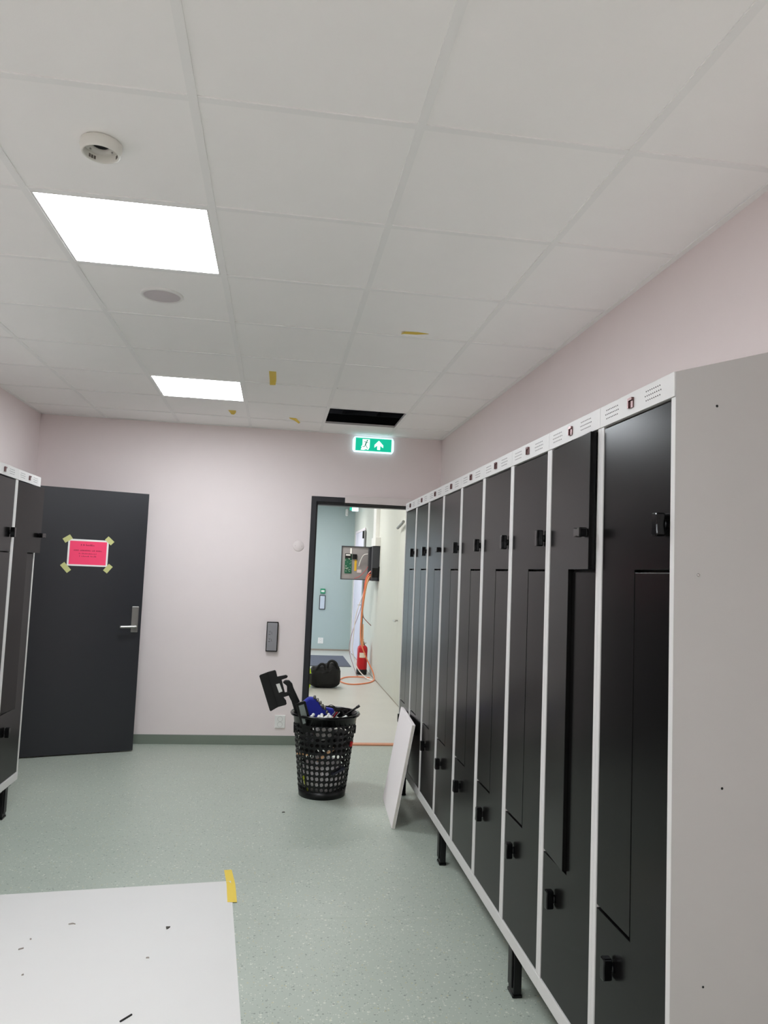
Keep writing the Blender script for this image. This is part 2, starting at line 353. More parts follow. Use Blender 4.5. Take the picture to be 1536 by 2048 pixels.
# ------------------------------------------------------------------ lockers
LW, LZ0, LZT, LD = .4, .188, 1.961, .50
def knob(parent, x, z, flat):
    k = bpy.data.objects.new('knob', None)
    bm = bmesh.new()
    prof = [(-.013, -.026), (-.008, -.030), (.008, -.030), (.013, -.026), (.0105, 0), (.013, .026), (.008, .030), (-.008, .030), (-.013, .026), (-.0105, 0)]
    prism(bm, [(a*1.05, b*.9) for a, b in prof], 'y', -.027, -.004)
    o = finish('knob', bm, M_black, parent, bevel=.003); o.location = (x, 0, z)
    if flat: o.rotation_euler = (0, math.radians(90), 0)
    bm = bmesh.new(); lathe(bm, [(.012, -.004), (.012, .001)], 16, axis='y'); r = finish('rose', bm, M_blackm, o, True)
    bpy.data.objects.remove(k); return o
def make_locker():
    L = thing('locker', label='x', cat='locker', group='right row of lockers')
    z0 = LZ0
    H = LZT-z0; s = .28
    # body: sides, back, sloping roof, floor
    bm = bmesh.new()
    for x0, x1 in ((.0004, .002), (LW-.002, LW-.0004)): prism(bm, [(.0, 0), (LD, 0), (LD, H+s*LD), (.0, H)], 'x', x0, x1)
    bx(bm, .002, LW-.002, LD-.002, LD, 0, H+.1); bx(bm, .002, LW-.002, .0, LD-.002, 0, .002)
    finish('body', bm, M_lockgrey, L)
    bm = bmesh.new(); prism(bm, [(.0, H-.002), (LD, H-.002+s*LD), (LD, H+s*LD), (0, H)], 'x', .002, LW-.002); finish('sloping_roof', bm, M_lockgrey, L)
    bm = bmesh.new(); bx(bm, .002, LW-.002, .03, LD-.01, 1.5-z0, 1.503-z0); bx(bm, .19, .194, .03, LD-.01, .62-z0, 1.5-z0); bx(bm, .002, LW-.002, .03, LD-.01, .618-z0, .621-z0); finish('inner_partition', bm, M_lockgrey, L)
    # front frame
    for x0, x1 in ((.0004, .019), (.381, LW-.0004)):
        bm = bmesh.new(); bx(bm, x0, x1, -.001, .03, .232-z0, 1.904-z0); finish('frame_strip', bm, M_lockgrey, L, bevel=.001)
    bm = bmesh.new(); bx(bm, .0006, LW-.0006, -.004, .0, 1.904-z0, LZT-z0+.001); bx(bm, .0006, LW-.0006, .0, .012, 1.904-z0, 1.906-z0); tb = finish('top_band', bm, M_lockgrey, L, bevel=.0008)
    bm = bmesh.new()
    for cx in (.075, .30):
        for rrow in (-1, 0, 1):
            n = 8 if rrow else 9
            for k in range(n):
                lathe(bm, [(.0019, -.0044), (.0019, -.0040)], 6, (cx+(k-(n-1)/2)*.0095, 0, 1.934-z0+rrow*.0115), 'y')
    o = finish('perforation', bm, M_hole, tb); o['kind'] = 'stuff'
    bm = bmesh.new(); bx(bm, -.012, .012, -.0075, -.004, -.013, .013); bx(bm, -.012, -.006, -.011, -.0075, -.013, .013); bx(bm, -.006, .012, -.011, -.0075, .006, .013)
    o = finish('number_hook', bm, M_emblem, tb); o.location = (.19, 0, 1.934-z0)
    bm = bmesh.new(); bx(bm, .0, LW, -.002, .02, 0, .232-z0); finish('bottom_rail', bm, M_lockgrey, L, bevel=.001)
    # upper Z door, origin at its hinge side (left hand)
    bm = bmesh.new(); hx = .021
    prism(bm, [(0, .627-z0), (.186-.0, .627-z0), (.186, 1.508-z0), (.358, 1.508-z0), (.358, 1.898-z0), (0, 1.898-z0)], 'y', .001, .019)
    ud = finish('upper_door', bm, M_lockdark, L, bevel=.0012); ud.location = (hx, 0, 0)
    bm = bmesh.new()
    prism(bm, [(0, .236-z0), (.358, .236-z0), (.358, 1.501-z0), (.190, 1.501-z0), (.190, .619-z0), (0, .619-z0)], 'y', .001, .019)
    ld = finish('lower_door', bm, M_lockdark, L, bevel=.0012); ld.location = (hx, 0, 0)
    ku = knob(ud, .355-hx, 1.612-z0, False); kl = knob(ld, .119-hx, .513-z0, False)
    return L
proto = make_locker()
X0R, Y0R = .884, 1.587
where = ['first locker of the right row, nearest the viewer, with a grey side panel', 'second locker from the near end of the right row, its upper door ajar',
 'third black-doored locker from the near end of the right row', 'fourth black-doored locker from the near end of the right row', 'middle, fifth locker of the nine in the right row',
 'fourth black-doored locker from the doorway end of the right row', 'third locker from the doorway end of the right row, upper knob turned sideways', 'next-to-last locker at the doorway end of the right row, behind the leaning tile',
 'last locker of the right row, right beside the doorway']
lockers = []
for i in range(9):
    L = proto if i == 0 else copy_tree(proto)
    L.location = (X0R, Y0R+(i+1)*LW, LZ0); L.rotation_euler = (0, 0, -math.pi/2); L['label'] = where[i]; lockers.append(L)
leftlab = ['last locker of the left row, next to the charcoal door, its upper door ajar', 'left-row locker cut by the photo edge, one before the row\'s far end',
           'locker of the left row nearer than the edge of the photo', 'locker of the left row nearer than the edge of the photo']
left = []
for j in range(4):
    L = copy_tree(proto); L.location = (-1.43, 4.37-.4*j, LZ0); L.rotation_euler = (0, 0, math.pi/2); L['label'] = leftlab[j]; L['group'] = 'left row of lockers'; left.append(L)
def part(L, nm, n=0): return [c for c in L.children if c.name.split('.')[0] == nm][n]
part(lockers[1], 'upper_door').rotation_euler = (0, 0, -math.radians(3.7))
part(left[0], 'upper_door').rotation_euler = (0, 0, -math.radians(6))
for L in (lockers[1], lockers[6], left[0]):
    for k in part(L, 'upper_door').children: k.rotation_euler = (0, math.radians(90), 0)
# grey end panel of the nearest locker
bm = bmesh.new(); prism(bm, [(-.001, 0), (LD, 0), (LD, LZT-LZ0+.28*LD), (-.001, LZT-LZ0)], 'x', LW, LW+.0015)
ep = finish('end_panel', bm, mat('end_panel_shaded', (178, 176, 173), .45, var=.012, bump=.03, bscale=400), lockers[0]); ep['label'] = 'plain light grey end panel with sloping top'  # same paint as the locker body, its dimmer lighting put into a darker grey
for (x, z, r) in ((.984, 1.888, .0032), (1.001, 1.031, .003), (.959, .613, .0026), (1.25, 1.5, .003), (1.3, .6, .003)):
    bm = bmesh.new(); lathe(bm, [(r, LW+.0015), (r, LW+.0018)], 12, (0, x-X0R, z-LZ0), 'x'); finish('screw_hole', bm, M_hole, ep)
bm = bmesh.new(); lathe(bm, [(.0035, LW+.0015), (.003, LW+.0035), (.001, LW+.004)], 12, (0, .941-X0R, 1.499-LZ0), 'x'); finish('screw', bm, M_metal, ep, True)

def stand(loc, rz, n, legs, label):
    st = thing('locker_stand', loc, rz, label=label, cat='stand', group='locker stands')
    for y in (.03, .43):
        bm = bmesh.new(); bx(bm, .01, n*LW-.01, y, y+.03, LZ0-.032, LZ0-.001); finish('rail', bm, M_blackm, st)
    for x in legs:
        bm = bmesh.new(); bx(bm, x-.012, x+.012, .06, .43, LZ0-.032, LZ0-.002); finish('crossbar', bm, M_blackm, st)
        for y in (.022, .43):
            bm = bmesh.new(); bx(bm, x-.03, x+.03, y, y+.03, .012, LZ0-.001); bx(bm, x-.022, x+.022, y-.006, y, .03, LZ0-.001); lg = finish('leg', bm, M_blackm, st, bevel=.003)
            bm = bmesh.new(); bx(bm, x-.032, x+.032, y-.004, y+.033, 0, .013); finish('foot', bm, M_black, lg, bevel=.004)
    return st
def legx(y): return Y0R+9*LW-y
stand((X0R, Y0R+9*LW, 0), -math.pi/2, 9, [legx(2.715), legx(3.918), legx(5.12), legx(1.64)], 'black steel stand on legs under the right row of lockers')
stand((-1.43, 4.37-1.2, 0), math.pi/2, 4, [1.6-.115, .06], 'black steel stand on legs under the left row of lockers')

# ------------------------------------------------------------------ leaning spare ceiling tile
a = math.atan2(.031, .586)
lt = thing('ceiling_board', (.741, 4.44, 0), -a, label='white ceiling tile leaning against the far lockers', cat='board')
th = math.asin(.098/.6)
bm = bmesh.new(); bx(bm, 0, .02, 0, .588, 0, .6); bmesh.ops.rotate(bm, verts=bm.verts, cent=(.0, 0, 0), matrix=Matrix.Rotation(th, 3, 'Y')); bmesh.ops.translate(bm, verts=bm.verts, vec=(0, 0, .02*math.sin(th)))
finish('tile_core', bm, mat('tile_face', (246, 239, 239), .85, var=.01), lt, bevel=.0012)
bm = bmesh.new(); bx(bm, .003, .017, -.0004, 0, .004, .596); bmesh.ops.rotate(bm, verts=bm.verts, cent=(.0, 0, 0), matrix=Matrix.Rotation(th, 3, 'Y')); bmesh.ops.translate(bm, verts=bm.verts, vec=(0, 0, .02*math.sin(th)))
o = finish('cut_edge', bm, mat('tile_edge', (205, 200, 192), .95, var=.08, scale=120), lt); o['label'] = 'fibrous grey edge'

# ------------------------------------------------------------------ wall fittings on the back wall
ex = thing('exit_sign', (.792, YB, 2.585), label='lit green exit sign with running figure and arrow above the doorway', cat='exit sign')
bm = bmesh.new(); prism(bm, [(-.168, -.067), (.168, -.067), (.181, -.045), (.181, .045), (.168, .067), (-.168, .067), (-.181, .045), (-.181, -.045)], 'y', -.034, 0)
finish('casing', bm, mat('sign_casing', (225, 248, 250), .4, emit=(215, 245, 255), estr=.42), ex, bevel=.004)
bm = bmesh.new(); bx(bm, -.158, .158, -.038, -.034, -.056, .056); finish('green_face', bm, mat('sign_green', (0, 150, 120), .4, emit=(0, 200, 160), estr=.32), ex)
M_sw = mat('sign_white', (240, 255, 250), .4, emit=(235, 255, 250), estr=.5)
bm = bmesh.new(); prism(bm, [(-.098, .046), (-.035, .046), (-.035, -.024), (-.045, -.046), (-.06, -.046), (-.05, -.036), (-.085, -.05), (-.112, -.048), (-.104, -.03), (-.108, -.022), (-.098, -.004)], 'y', -.0388, -.038); finish('door_symbol', bm, M_sw, ex)
M_sg = mat('sign_figure', (0, 120, 96), .4, emit=(0, 140, 110), estr=.15)
bm = bmesh.new(); lathe(bm, [(.007, -.0394), (.007, -.0388)], 12, (-.057, 0, .034), 'y')
def stroke(x0, z0, x1, z1, w):
    d = Vector((x1-x0, z1-z0)); n = Vector((-d.y, d.x)).normalized()*w/2
    prism(bm, [(x0+n.x, z0+n.y), (x1+n.x, z1+n.y), (x1-n.x, z1-n.y), (x0-n.x, z0-n.y)], 'y', -.0394, -.0388)
for q in ((-.062, .025, -.073, -.006, .011), (-.062, .025, -.086, .022, .005), (-.06, .024, -.045, .012, .005), (-.073, -.004, -.079, -.02, .006), (-.079, -.02, -.098, -.02, .006), (-.07, -.006, -.052, -.034, .006)): stroke(*q)
finish('running_figure', bm, M_sg, ex)
bm = bmesh.new(); prism(bm, [(.046, .04), (.085, 0), (.085, -.024), (.059, -.004), (.059, -.042), (.033, -.042), (.033, -.004), (.008, -.024), (.008, 0)], 'y', -.0388, -.038); finish('arrow', bm, M_sw, ex)

sp = thing('wall_panel', (0, YB, .899), label='grey vertical switch panel with black frame on the back wall', cat='switch panel')
bm = bmesh.new(); bx(bm, -.0485, .0485, -.03, 0, -.124, .124); finish('frame', bm, M_black, sp, bevel=.003)
bm = bmesh.new(); bx(bm, -.0415, .0415, -.033, -.03, -.116, .116); fp = finish('face', bm, mat('panel_grey', (150, 150, 154), .35, metal=.6), sp, bevel=.001)
bm = bmesh.new()
for cz in (.03, -.03):
    for (x0, x1, z0, z1) in ((-.028, -.012, .014, .017), (-.022, -.016, .002, .008), (-.03, -.014, -.014, -.009), (-.008, .004, -.008, -.006), (-.006, -.003, -.004, .012)): bx(bm, x0, x1, -.0333, -.033, cz+z0, cz+z1)
o = finish('symbol', bm, mat('panel_mark', (84, 84, 88), .6), fp)

def socket(name, loc, label, w=.087, h=.108):
    t = thing(name, loc, label=label, cat='socket')
    bm = bmesh.new(); bx(bm, -w/2, w/2, -.012, 0, -h/2, h/2); finish('plate', bm, M_white, t, bevel=.004)
    for cz in (.023, -.023):
        bm = bmesh.new(); lathe(bm, [(.0215, -.0125), (.0195, -.0125), (.019, -.004), (.0, -.004)], 20, (0, 0, cz), 'y', cap=False); rc = finish('recess', bm, mat('socket_recess', (176, 171, 168), .5), t, True)
        for a in (-.0095, .0095):
            bm = bmesh.new(); lathe(bm, [(.003, -.0046), (.003, -.004)], 10, (a, 0, cz), 'y'); finish('pin_hole', bm, M_hole, rc)
        bm = bmesh.new(); bx(bm, -.003, .003, -.011, -.004, cz+.013, cz+.018); bx(bm, -.003, .003, -.011, -.004, cz-.018, cz-.013); finish('earth_clip', bm, M_metal, rc)
    return t
socket('power_socket', (.103, YB, .193), 'white double power socket low on the back wall beside the basket')
bc = thing('blank_cover', (.185, YB, 1.674), label='round white blanking cover on the wall left of the doorway', cat='cover')
bm = bmesh.new(); lathe(bm, [(.046, 0), (.046, -.002), (.042, -.005), (.001, -.006)], 40, axis='y'); finish('disc', bm, mat('cover_white', (226, 216, 214), .5), bc, True)
for a in (-.028, .028):
    bm = bmesh.new(); lathe(bm, [(.003, -.0062), (.003, -.0045)], 10, (a, 0, 0), 'y'); finish('screw', bm, mat('cover_screw', (180, 172, 170), .5), bc)

# ------------------------------------------------------------------ ceiling fittings
sd = thing('smoke_detector_base', (-.56, 2.185, HC), label='round cream smoke detector base under the dust cover ring in the ceiling', cat='smoke detector')
M_cream = mat('detector_cream', (226, 225, 217), .4)
bm = bmesh.new(); lathe(bm, [(.052, .004), (.058, .0), (.0585, -.012), (.054, -.03), (.0515, -.032), (.049, -.032), (.047, -.03), (.046, -.010)], 48, cap=False); finish('ring', bm, M_cream, sd, True)
bm = bmesh.new(); lathe(bm, [(.046, -.010), (.024, -.010), (.023, -.004)], 48, cap=False); finish('mount_plate', bm, mat('detector_plate', (206, 203, 196), .5), sd, True)
bm = bmesh.new(); lathe(bm, [(.023, -.0035), (.001, -.0035)], 32, cap=False); finish('cable_opening', bm, M_hole, sd)
bm = bmesh.new()
for a0, a1 in ((200, 232), (240, 252), (282, 300), (305, 318), (20, 40), (120, 150)):
    for k in range(3):
        t0 = math.radians(a0+(a1-a0)*k/3); t1 = math.radians(a0+(a1-a0)*(k+.7)/3)
        R0, R1 = .0478, .0487; P = []
        for (t, z) in ((t0, -.027), (t1, -.027), (t1, -.017), (t0, -.017)): P.append((math.cos(t), math.sin(t), z))
        A = [bm.verts.new((c*.0462, s*.0462, z)) for c, s, z in P]; B = [bm.verts.new((c*.0455, s*.0455, z)) for c, s, z in P]
        bm.faces.new(A); bm.faces.new(B[::-1])
        for q in range(4): bm.faces.new((A[q], A[(q+1)%4], B[(q+1)%4], B[q]))
o = finish('marking', bm, mat('detector_mark', (112, 106, 98), .7), sd); o['label'] = 'faint dark moulded markings inside the ring'
for a in (40, 160, 280):
    t = math.radians(a); bm = bmesh.new(); lathe(bm, [(.003, -.0135), (.003, -.010)], 10, (.034*math.cos(t), .034*math.sin(t), 0)); finish('screw', bm, M_metal, sd)

cs = thing('ceiling_speaker', (-.568, 3.418, HC+.0042), label='round white speaker grille in the ceiling between the two light panels', cat='speaker')
bm = bmesh.new(); lathe(bm, [(.094, 0), (.094, -.004), (.088, -.008), (.081, -.0085), (.080, -.005)], 48, cap=False); finish('rim', bm, M_white, cs, True)
bm = bmesh.new(); lathe(bm, [(.0805, -.005), (.04, -.0075), (.001, -.0085)], 48, cap=False); finish('grille', bm, mat('grille_mauve', (205, 198, 200), .6, bump=.4, bscale=900), cs, True)

def tape(name, pts, z, label, curl=0, m=M_tapey, group='yellow tape scraps on the ceiling', down=True):
    """strip through two rows of points; thickness .4 mm"""
    bm = bmesh.new(); sgn = -1 if down else 1
    A = [bm.verts.new((x, y, z+sgn*(.0006+c))) for (x, y, c) in pts]; B = [bm.verts.new((x, y, z+sgn*(.0011+c))) for (x, y, c) in pts]
    n = len(pts)//2; idx = [(i, i+1, 2*n-2-i, 2*n-1-i) for i in range(n-1)]
    for q in idx:
        bm.faces.new([A[k] for k in q]); bm.faces.new([B[k] for k in q[::-1]])
    for k in range(2*n): bm.faces.new((A[k], A[(k+1) % (2*n)], B[(k+1) % (2*n)], B[k]))
    o = finish(name, bm, m); c = Vector((sum(p[0] for p in pts)/len(pts), sum(p[1] for p in pts)/len(pts), z))
    o.data.transform(Matrix.Translation(-c)); o.location = c
    return tag(o, label, 'tape', group)
zt = HC+.0042
tape('yellow_tape', [(.563, 3.625, .010), (.58, 3.630, 0), (.64, 3.624, 0), (.697, 3.634, 0), (.697, 3.640, 0), (.64, 3.664, 0), (.58, 3.668, 0), (.563, 3.668, .004)], zt, 'long strip of yellow tape on the ceiling toward the right lockers')
tape('yellow_tape', [(-.102, 4.60, 0), (-.101, 4.70, 0), (-.099, 4.80, .004), (-.098, 4.86, .022), (-.062, 4.87, .018), (-.058, 4.80, .004), (-.058, 4.70, 0), (-.059, 4.60, 0)], zt, 'yellow tape tab hanging from the ceiling right of the far light panel')
tape('yellow_tape', [(-.425, 5.86, 0), (-.415, 5.93, .004), (-.405, 5.96, .012), (-.385, 5.96, .012), (-.37, 5.93, .004), (-.365, 5.86, 0)], zt, 'small yellow tape scrap on the ceiling just behind the far light panel')
tape('yellow_tape', [(.045, 5.99, 0), (.10, 6.0, .0), (.135, 6.05, .022), (.125, 6.085, .026), (.09, 6.07, .006), (.05, 6.03, 0)], zt, 'small yellow tape scrap on the ceiling between far light and open hole')

# ------------------------------------------------------------------ sheet on the floor
sh = tag(poly('floor_sheet', [(-.132, 3.733), (-1.75, 3.552), (-1.62, .9), (.115, 1.0), (-.035, 2.602)], 'z', .0006, .003, M_sheet), 'large white protective sheet lying on the floor in the foreground', 'sheet')
tape('floor_tape', [(-.172, 3.868, .0), (-.160, 3.78, .0), (-.150, 3.70, .003), (-.134, 3.503, .003), (-.092, 3.500, .0026), (-.110, 3.70, .001), (-.122, 3.78, 0), (-.136, 3.872, 0)], 0, 'yellow tape strip holding the corner of the white floor sheet', group=None, down=False)
def flake(name, loc, pts, rz, m, label, h=.004):
    bm = bmesh.new(); prism(bm, [(a*(.75 if 'chip' in name else 1), b*(.75 if 'chip' in name else 1)) for a, b in pts], 'z', 0, h); o = finish(name, bm, m); o.location = loc; o.rotation_euler = (0, 0, rz); return tag(o, label, 'debris', 'debris bits on the floor')
M_bit = mat('debris_grey', (158, 150, 142), .9, var=.3, scale=200); M_bitd = mat('debris_dark', (74, 70, 66), .8)
flake('plaster_chip', (-.742, 3.326, .003), [(-.018, -.004), (0, .008), (.018, -.004), (.006, .0)], 0, M_bit, 'small bent grey chip left of centre on the white sheet')
flake('plaster_chip', (-.358, 3.271, .003), [(-.010, .012), (.012, .012), (.006, -.004), (-.004, -.012)], 0, M_bitd, 'small dark chip near the right side of the white sheet')
flake('plaster_chip', (-.865, 3.205, .003), [(-.004, -.003), (.004, -.003), (.004, .003), (-.004, .004)], .4, M_bit, 'tiny grey speck on the far left of the white sheet')
flake('plaster_chip', (-.877, 3.13, .003), [(-.012, -.006), (.012, .002), (.012, .007), (-.010, .0)], .2, M_bit, 'short grey sliver at the left on the white sheet')
flake('plaster_chip', (-.812, 2.942, .003), [(-.005, -.004), (.005, -.002), (.003, .006)], .2, M_bit, 'tiny grey triangular crumb at the lower left of the sheet')
flake('plaster_chip', (-.398, 3.036, .003), [(-.008, -.003), (.008, -.003), (.005, .003), (-.005, .003)], 0, M_bit, 'faint grey crumb in the middle of the white sheet')
flake('plaster_chip', (.124, 4.746, 0), [(-.013, -.007), (.012, -.004), (.008, .008), (-.006, .006)], 0, M_bitd, 'small dark chip on the green floor in front of the basket')
o = flake('cable_offcut', (-.404, 2.652, .003), [(-.024, -.0024), (.024, -.0024), (.024, .0024), (-.024, .0024)], .9, M_black, 'short black cable offcut at the bottom of the white sheet', .004)

# ------------------------------------------------------------------ basket
BX, BY = .379, 5.135; BH = .535
bk = thing('laundry_basket', (BX, BY, 0), label='round black perforated plastic basket filled with tools and offcuts', cat='basket')
def br(z): return .152 + (.212-.152)*(z/BH)
bm = bmesh.new(); NC, NR = 32, 12; zb0, zb1 = .045, .475
def bp(t, z, off=0): r = br(z)+off; return (r*math.cos(t), r*math.sin(t), z)
grid = {}
def gv(i, j):
    i %= NC
    if (i, j) not in grid: grid[(i, j)] = bm.verts.new(bp(2*math.pi*i/NC, zb0+(zb1-zb0)*j/NR))
    return grid[(i, j)]
for j in range(NR):
    for i in range(NC):
        t0, dt = 2*math.pi*i/NC, 2*math.pi/NC; z0, dz = zb0+(zb1-zb0)*j/NR, (zb1-zb0)/NR
        K = 12; ring = []
        for k in range(K):
            a = 2*math.pi*k/K - math.pi*3/4
            ring.append(bm.verts.new(bp(t0+dt*(.5+.37*math.cos(a)), z0+dz*(.5+.37*math.sin(a)))))
        cor = [gv(i, j), gv(i+1, j), gv(i+1, j+1), gv(i, j+1)]
        for c in range(4):
            for k in range(3): bm.faces.new((cor[c], ring[(c*3+k+1) % K], ring[(c*3+k) % K]))
            bm.faces.new((cor[c], cor[(c+1) % 4], ring[(c*3+3) % K]))
o = finish('perforated_wall', bm, M_blackp, bk); o.modifiers.new('solid', 'SOLIDIFY').thickness = .003
bm = bmesh.new(); lathe(bm, [(.001, .004), (.146, .004), (.150, .0), (br(0)+.001, .0), (br(zb0)+.0015, zb0+.001), (br(zb0)-.004, zb0+.001), (.143, .008), (.001, .008)], 64, cap=False); finish('bottom', bm, M_blackp, bk, True)
bm = bmesh.new(); lathe(bm, [(br(zb1)-.003, zb1-.001), (br(zb1)+.001, zb1-.001), (br(BH)+.0005, BH-.018), (.229, BH-.016), (.233, BH-.008), (.229, BH), (.220, BH+.002), (.209, BH-.004), (br(zb1)-.003, zb1-.001)], 64, cap=False); finish('rim', bm, M_black, bk, True)
for s in (-1, 1):
    bm = bmesh.new(); tube(bm, [(s*.203, -.035, .455), (s*.201, -.035, .41), (s*.2025, 0, .40), (s*.201, .035, .41), (s*.203, .035, .455)], .004); finish('handle', bm, M_blackp, bk, True)

def blob(name, c, sx, sy, sz, m, label, cat, amp=.25, seed=1, sub=3, freq=2.2, group='offcuts filling the basket', flat=None):
    from mathutils import noise
    bm = bmesh.new(); bmesh.ops.create_icosphere(bm, subdivisions=sub, radius=1)
    for v in bm.verts:
        n = noise.noise(v.co*freq+Vector((seed*7.1, seed*3.3, seed))); v.co *= 1+amp*n
        v.co = Vector((v.co.x*sx, v.co.y*sy, v.co.z*sz))
        if flat is not None and v.co.z < flat: v.co.z = flat
    o = finish(name, bm, m); o.location = c; return tag(o, label, cat, group)
blob('crumpled_plastic', (BX, BY, .125), .148, .148, .118, mat('crumpled_grey', (236, 234, 234), .5, var=.12, scale=18), 'crumpled pale grey plastic wrap low in the basket', 'plastic wrap', .12, 1, 4, 6, flat=-.114)
blob('black_bundle', (BX-.095, BY-.03, .335), .062, .10, .075, mat('black_cloth', (24, 22, 22), .8), 'black cable bundle at the left inside the basket', 'cables', .2, 2, 3, 4)
blob('black_bundle', (BX+.095, BY-.03, .345), .062, .10, .085, M_blackm, 'black bag bunched at the right inside the basket', 'bag', .2, 3, 3, 4)
blob('black_bundle', (BX, BY+.125, .34), .075, .042, .08, MATS['black_cloth'], 'dark rubbish lump at the back inside the basket', 'rubbish', .2, 4, 3, 4)
blob('white_scrap', (BX-.01, BY-.10, .425), .06, .055, .055, mat('scrap_white', (190, 188, 186), .6, var=.2, scale=20), 'pale scrap of packaging below the rim of the basket', 'packaging', .2, 5, 3, 4)
def stick(name, p0, p1, w, h, m, label, cat):
    p0, p1 = Vector(p0), Vector(p1); d = p1-p0; l = d.length
    bm = bmesh.new(); bx(bm, -w/2, w/2, -h/2, h/2, 0, l); o = finish(name, bm, m, bevel=min(w, h)*.15)
    o.location = p0; o.rotation_mode = 'QUATERNION'; o.rotation_quaternion = d.to_track_quat('Z', 'Y'); return tag(o, label, cat, 'offcuts filling the basket')
stick('wood_offcut', (BX-.05, BY-.150, .25), (BX+.055, BY-.158, .33), .045, .012, mat('wood_tan', (214, 170, 126), .7, var=.15, scale=40), 'tan wood offcut showing through the basket holes', 'wood')
stick('wood_offcut', (BX-.168, BY-.04, .27), (BX-.10, BY-.135, .285), .03, .01, MATS['wood_tan'], 'short tan offcut at the left side of the basket', 'wood')
stick('yellow_strip', (BX-.10, BY-.10, .045), (BX-.13, BY-.09, .14), .03, .004, mat('lime_strip', (196, 206, 40), .5), 'lime yellow strip at the lower left inside the basket', 'strip')
stick('dark_offcut', (BX+.04, BY-.155, .165), (BX+.125, BY-.115, .20), .05, .012, mat('navy_dark', (30, 32, 46), .6), 'dark navy scrap low at the right of the basket', 'scrap')
stick('red_scrap', (BX+.165, BY-.10, .33), (BX+.175, BY-.09, .36), .02, .012, mat('scrap_red', (170, 22, 26), .5), 'small red scrap at the right side of the basket', 'scrap')

# black bracket plate on an arm, sticking out of the basket
br_ = thing('screen_bracket', (.2, 5.12, .50), label='black mounting bracket with flat plate leaning out of the basket', cat='bracket')
def R(pts): return [(x-.2, z-.50) for x, z in pts]
def tilt(bm):
    return bm
bm = bmesh.new(); prism(bm, R([(-.070, .764), (-.064, .772), (-.022, .789), (.057, .562), (.017, .537), (.010, .543)]), 'y', -.02, -.012); finish('plate', bm, M_black, br_, bevel=.002)
bm = bmesh.new(); prism(bm, R([(-.022, .789), (.030, .804), (.038, .797), (.048, .762), (.105, .7745), (.118, .766), (.112, .754), (.078, .742), (.103, .660), (.128, .664), (.138, .654), (.130, .640), (.096, .628), (.114, .607), (.119, .585), (.112, .578), (.057, .562)]), 'y', -.012, .0); finish('lipped_flange', bm, M_blackp, br_, bevel=.002)
bm = bmesh.new(); prism(bm, R([(-.026, .786), (-.018, .789), (.061, .564), (.053, .561)]), 'y', -.024, -.0125); finish('ridge', bm, M_black, br_)
bm = bmesh.new(); prism(bm, R([(.042, .712), (.065, .719), (.087, .667), (.065, .657)]), 'y', -.0135, -.0122); o = finish('label', bm, M_white, br_); o['label'] = 'white sticker'
bm = bmesh.new(); prism(bm, R([(.085, .722), (.10, .737), (.128, .737), (.150, .715), (.158, .69), (.205, .60), (.235, .50), (.225, .40), (.19, .40), (.185, .50), (.150, .60), (.118, .655), (.115, .70)]), 'y', 0.0, .035); finish('arm', bm, M_blackp, br_, bevel=.006)

# handheld device with grey screen
hd = thing('handheld_meter', (.245, 4.985, .42), label='black handheld device with grey screen standing in the basket', cat='device')
bm = bmesh.new(); prism(bm, [(-.072, .185), (-.068, .192), (-.016, .208), (-.008, .204), (.045, .03), (-.015, .0)], 'y', -.012, .012); finish('body', bm, M_black, hd, bevel=.004)
bm = bmesh.new(); prism(bm, [(-.052, .178), (-.019, .188), (.017, .075), (-.019, .062)], 'y', -.0135, -.012); finish('screen', bm, mat('screen_grey', (120, 128, 124), .2), hd)
hd.location.y = 4.99
# blue pouch
bp_ = thing('blue_pouch', (.30, 5.12, .50), label='dark blue fabric pouch with metal bits on top of the basket', cat='pouch')
M_blue = mat('blue_fabric', (22, 34, 150), .7, var=.15, scale=30)
bm = bmesh.new(); prism(bm, [(-.09, .08), (-.075, .10), (-.037, .132), (.005, .128), (.03, .10), (.075, .03), (.05, .0), (-.05, .0)], 'y', -.035, .035); finish('pouch', bm, M_blue, bp_, bevel=.012)
bm = bmesh.new(); prism(bm, [(.06, .03), (.075, .068), (.13, .058), (.145, .02), (.1, .0)], 'y', -.03, .02); finish('flap', bm, M_blue, bp_, bevel=.008)
for k, (x, z) in enumerate(((.0, .135), (.02, .118), (.04, .10), (.055, .08), (.07, .065), (.085, .04))):
    bm = bmesh.new(); lathe(bm, [(.008, -.01), (.010, 0), (.007, .012), (.001, .013)], 10, (x, -.032, z)); finish('buckle', bm, mat('dull_metal', (130, 128, 120), .4, metal=.8), bp_, True)
for k, (x, y, z, rz) in enumerate(((.287, 4.985, .525, .2), (.325, 4.99, .515, 1.2), (.345, 5.0, .522, 2.0), (.375, 4.99, .515, .5), (.395, 5.005, .524, 2.6), (.31, 5.0, .50, .1), (.36, 5.0, .497, .9), (.50, 5.05, .505, .3))):
    bm = bmesh.new(); tube(bm, [(-.012, 0, -.006), (-.004, 0, .004), (.004, 0, .014), (.01, 0, .022)], [.013, .012, .009, .011, .008], 10, 3)
    o = finish('cable_clip', bm, M_white, None, True); o.location = (x, y, z); o.rotation_euler = (.3*(k % 3-1), .4*(k % 2), rz)
    tag(o, 'white plastic cable clip heaped at the top of the basket', 'clip', 'white clips in the basket')
pn = thing('pry_stick', (.485, 5.10, .49), label='thin black stick poking over the right rim of the basket', cat='stick')
bm = bmesh.new(); tube(bm, [(-.07, -.01, -.07), (0, 0, .01), (.105, 0, .085)], .007, 10); finish('shaft', bm, M_black, pn, True)
bm = bmesh.new(); tube(bm, [(.098, 0, .080), (.118, 0, .094)], .009, 10); finish('tip', bm, M_black, pn, True)
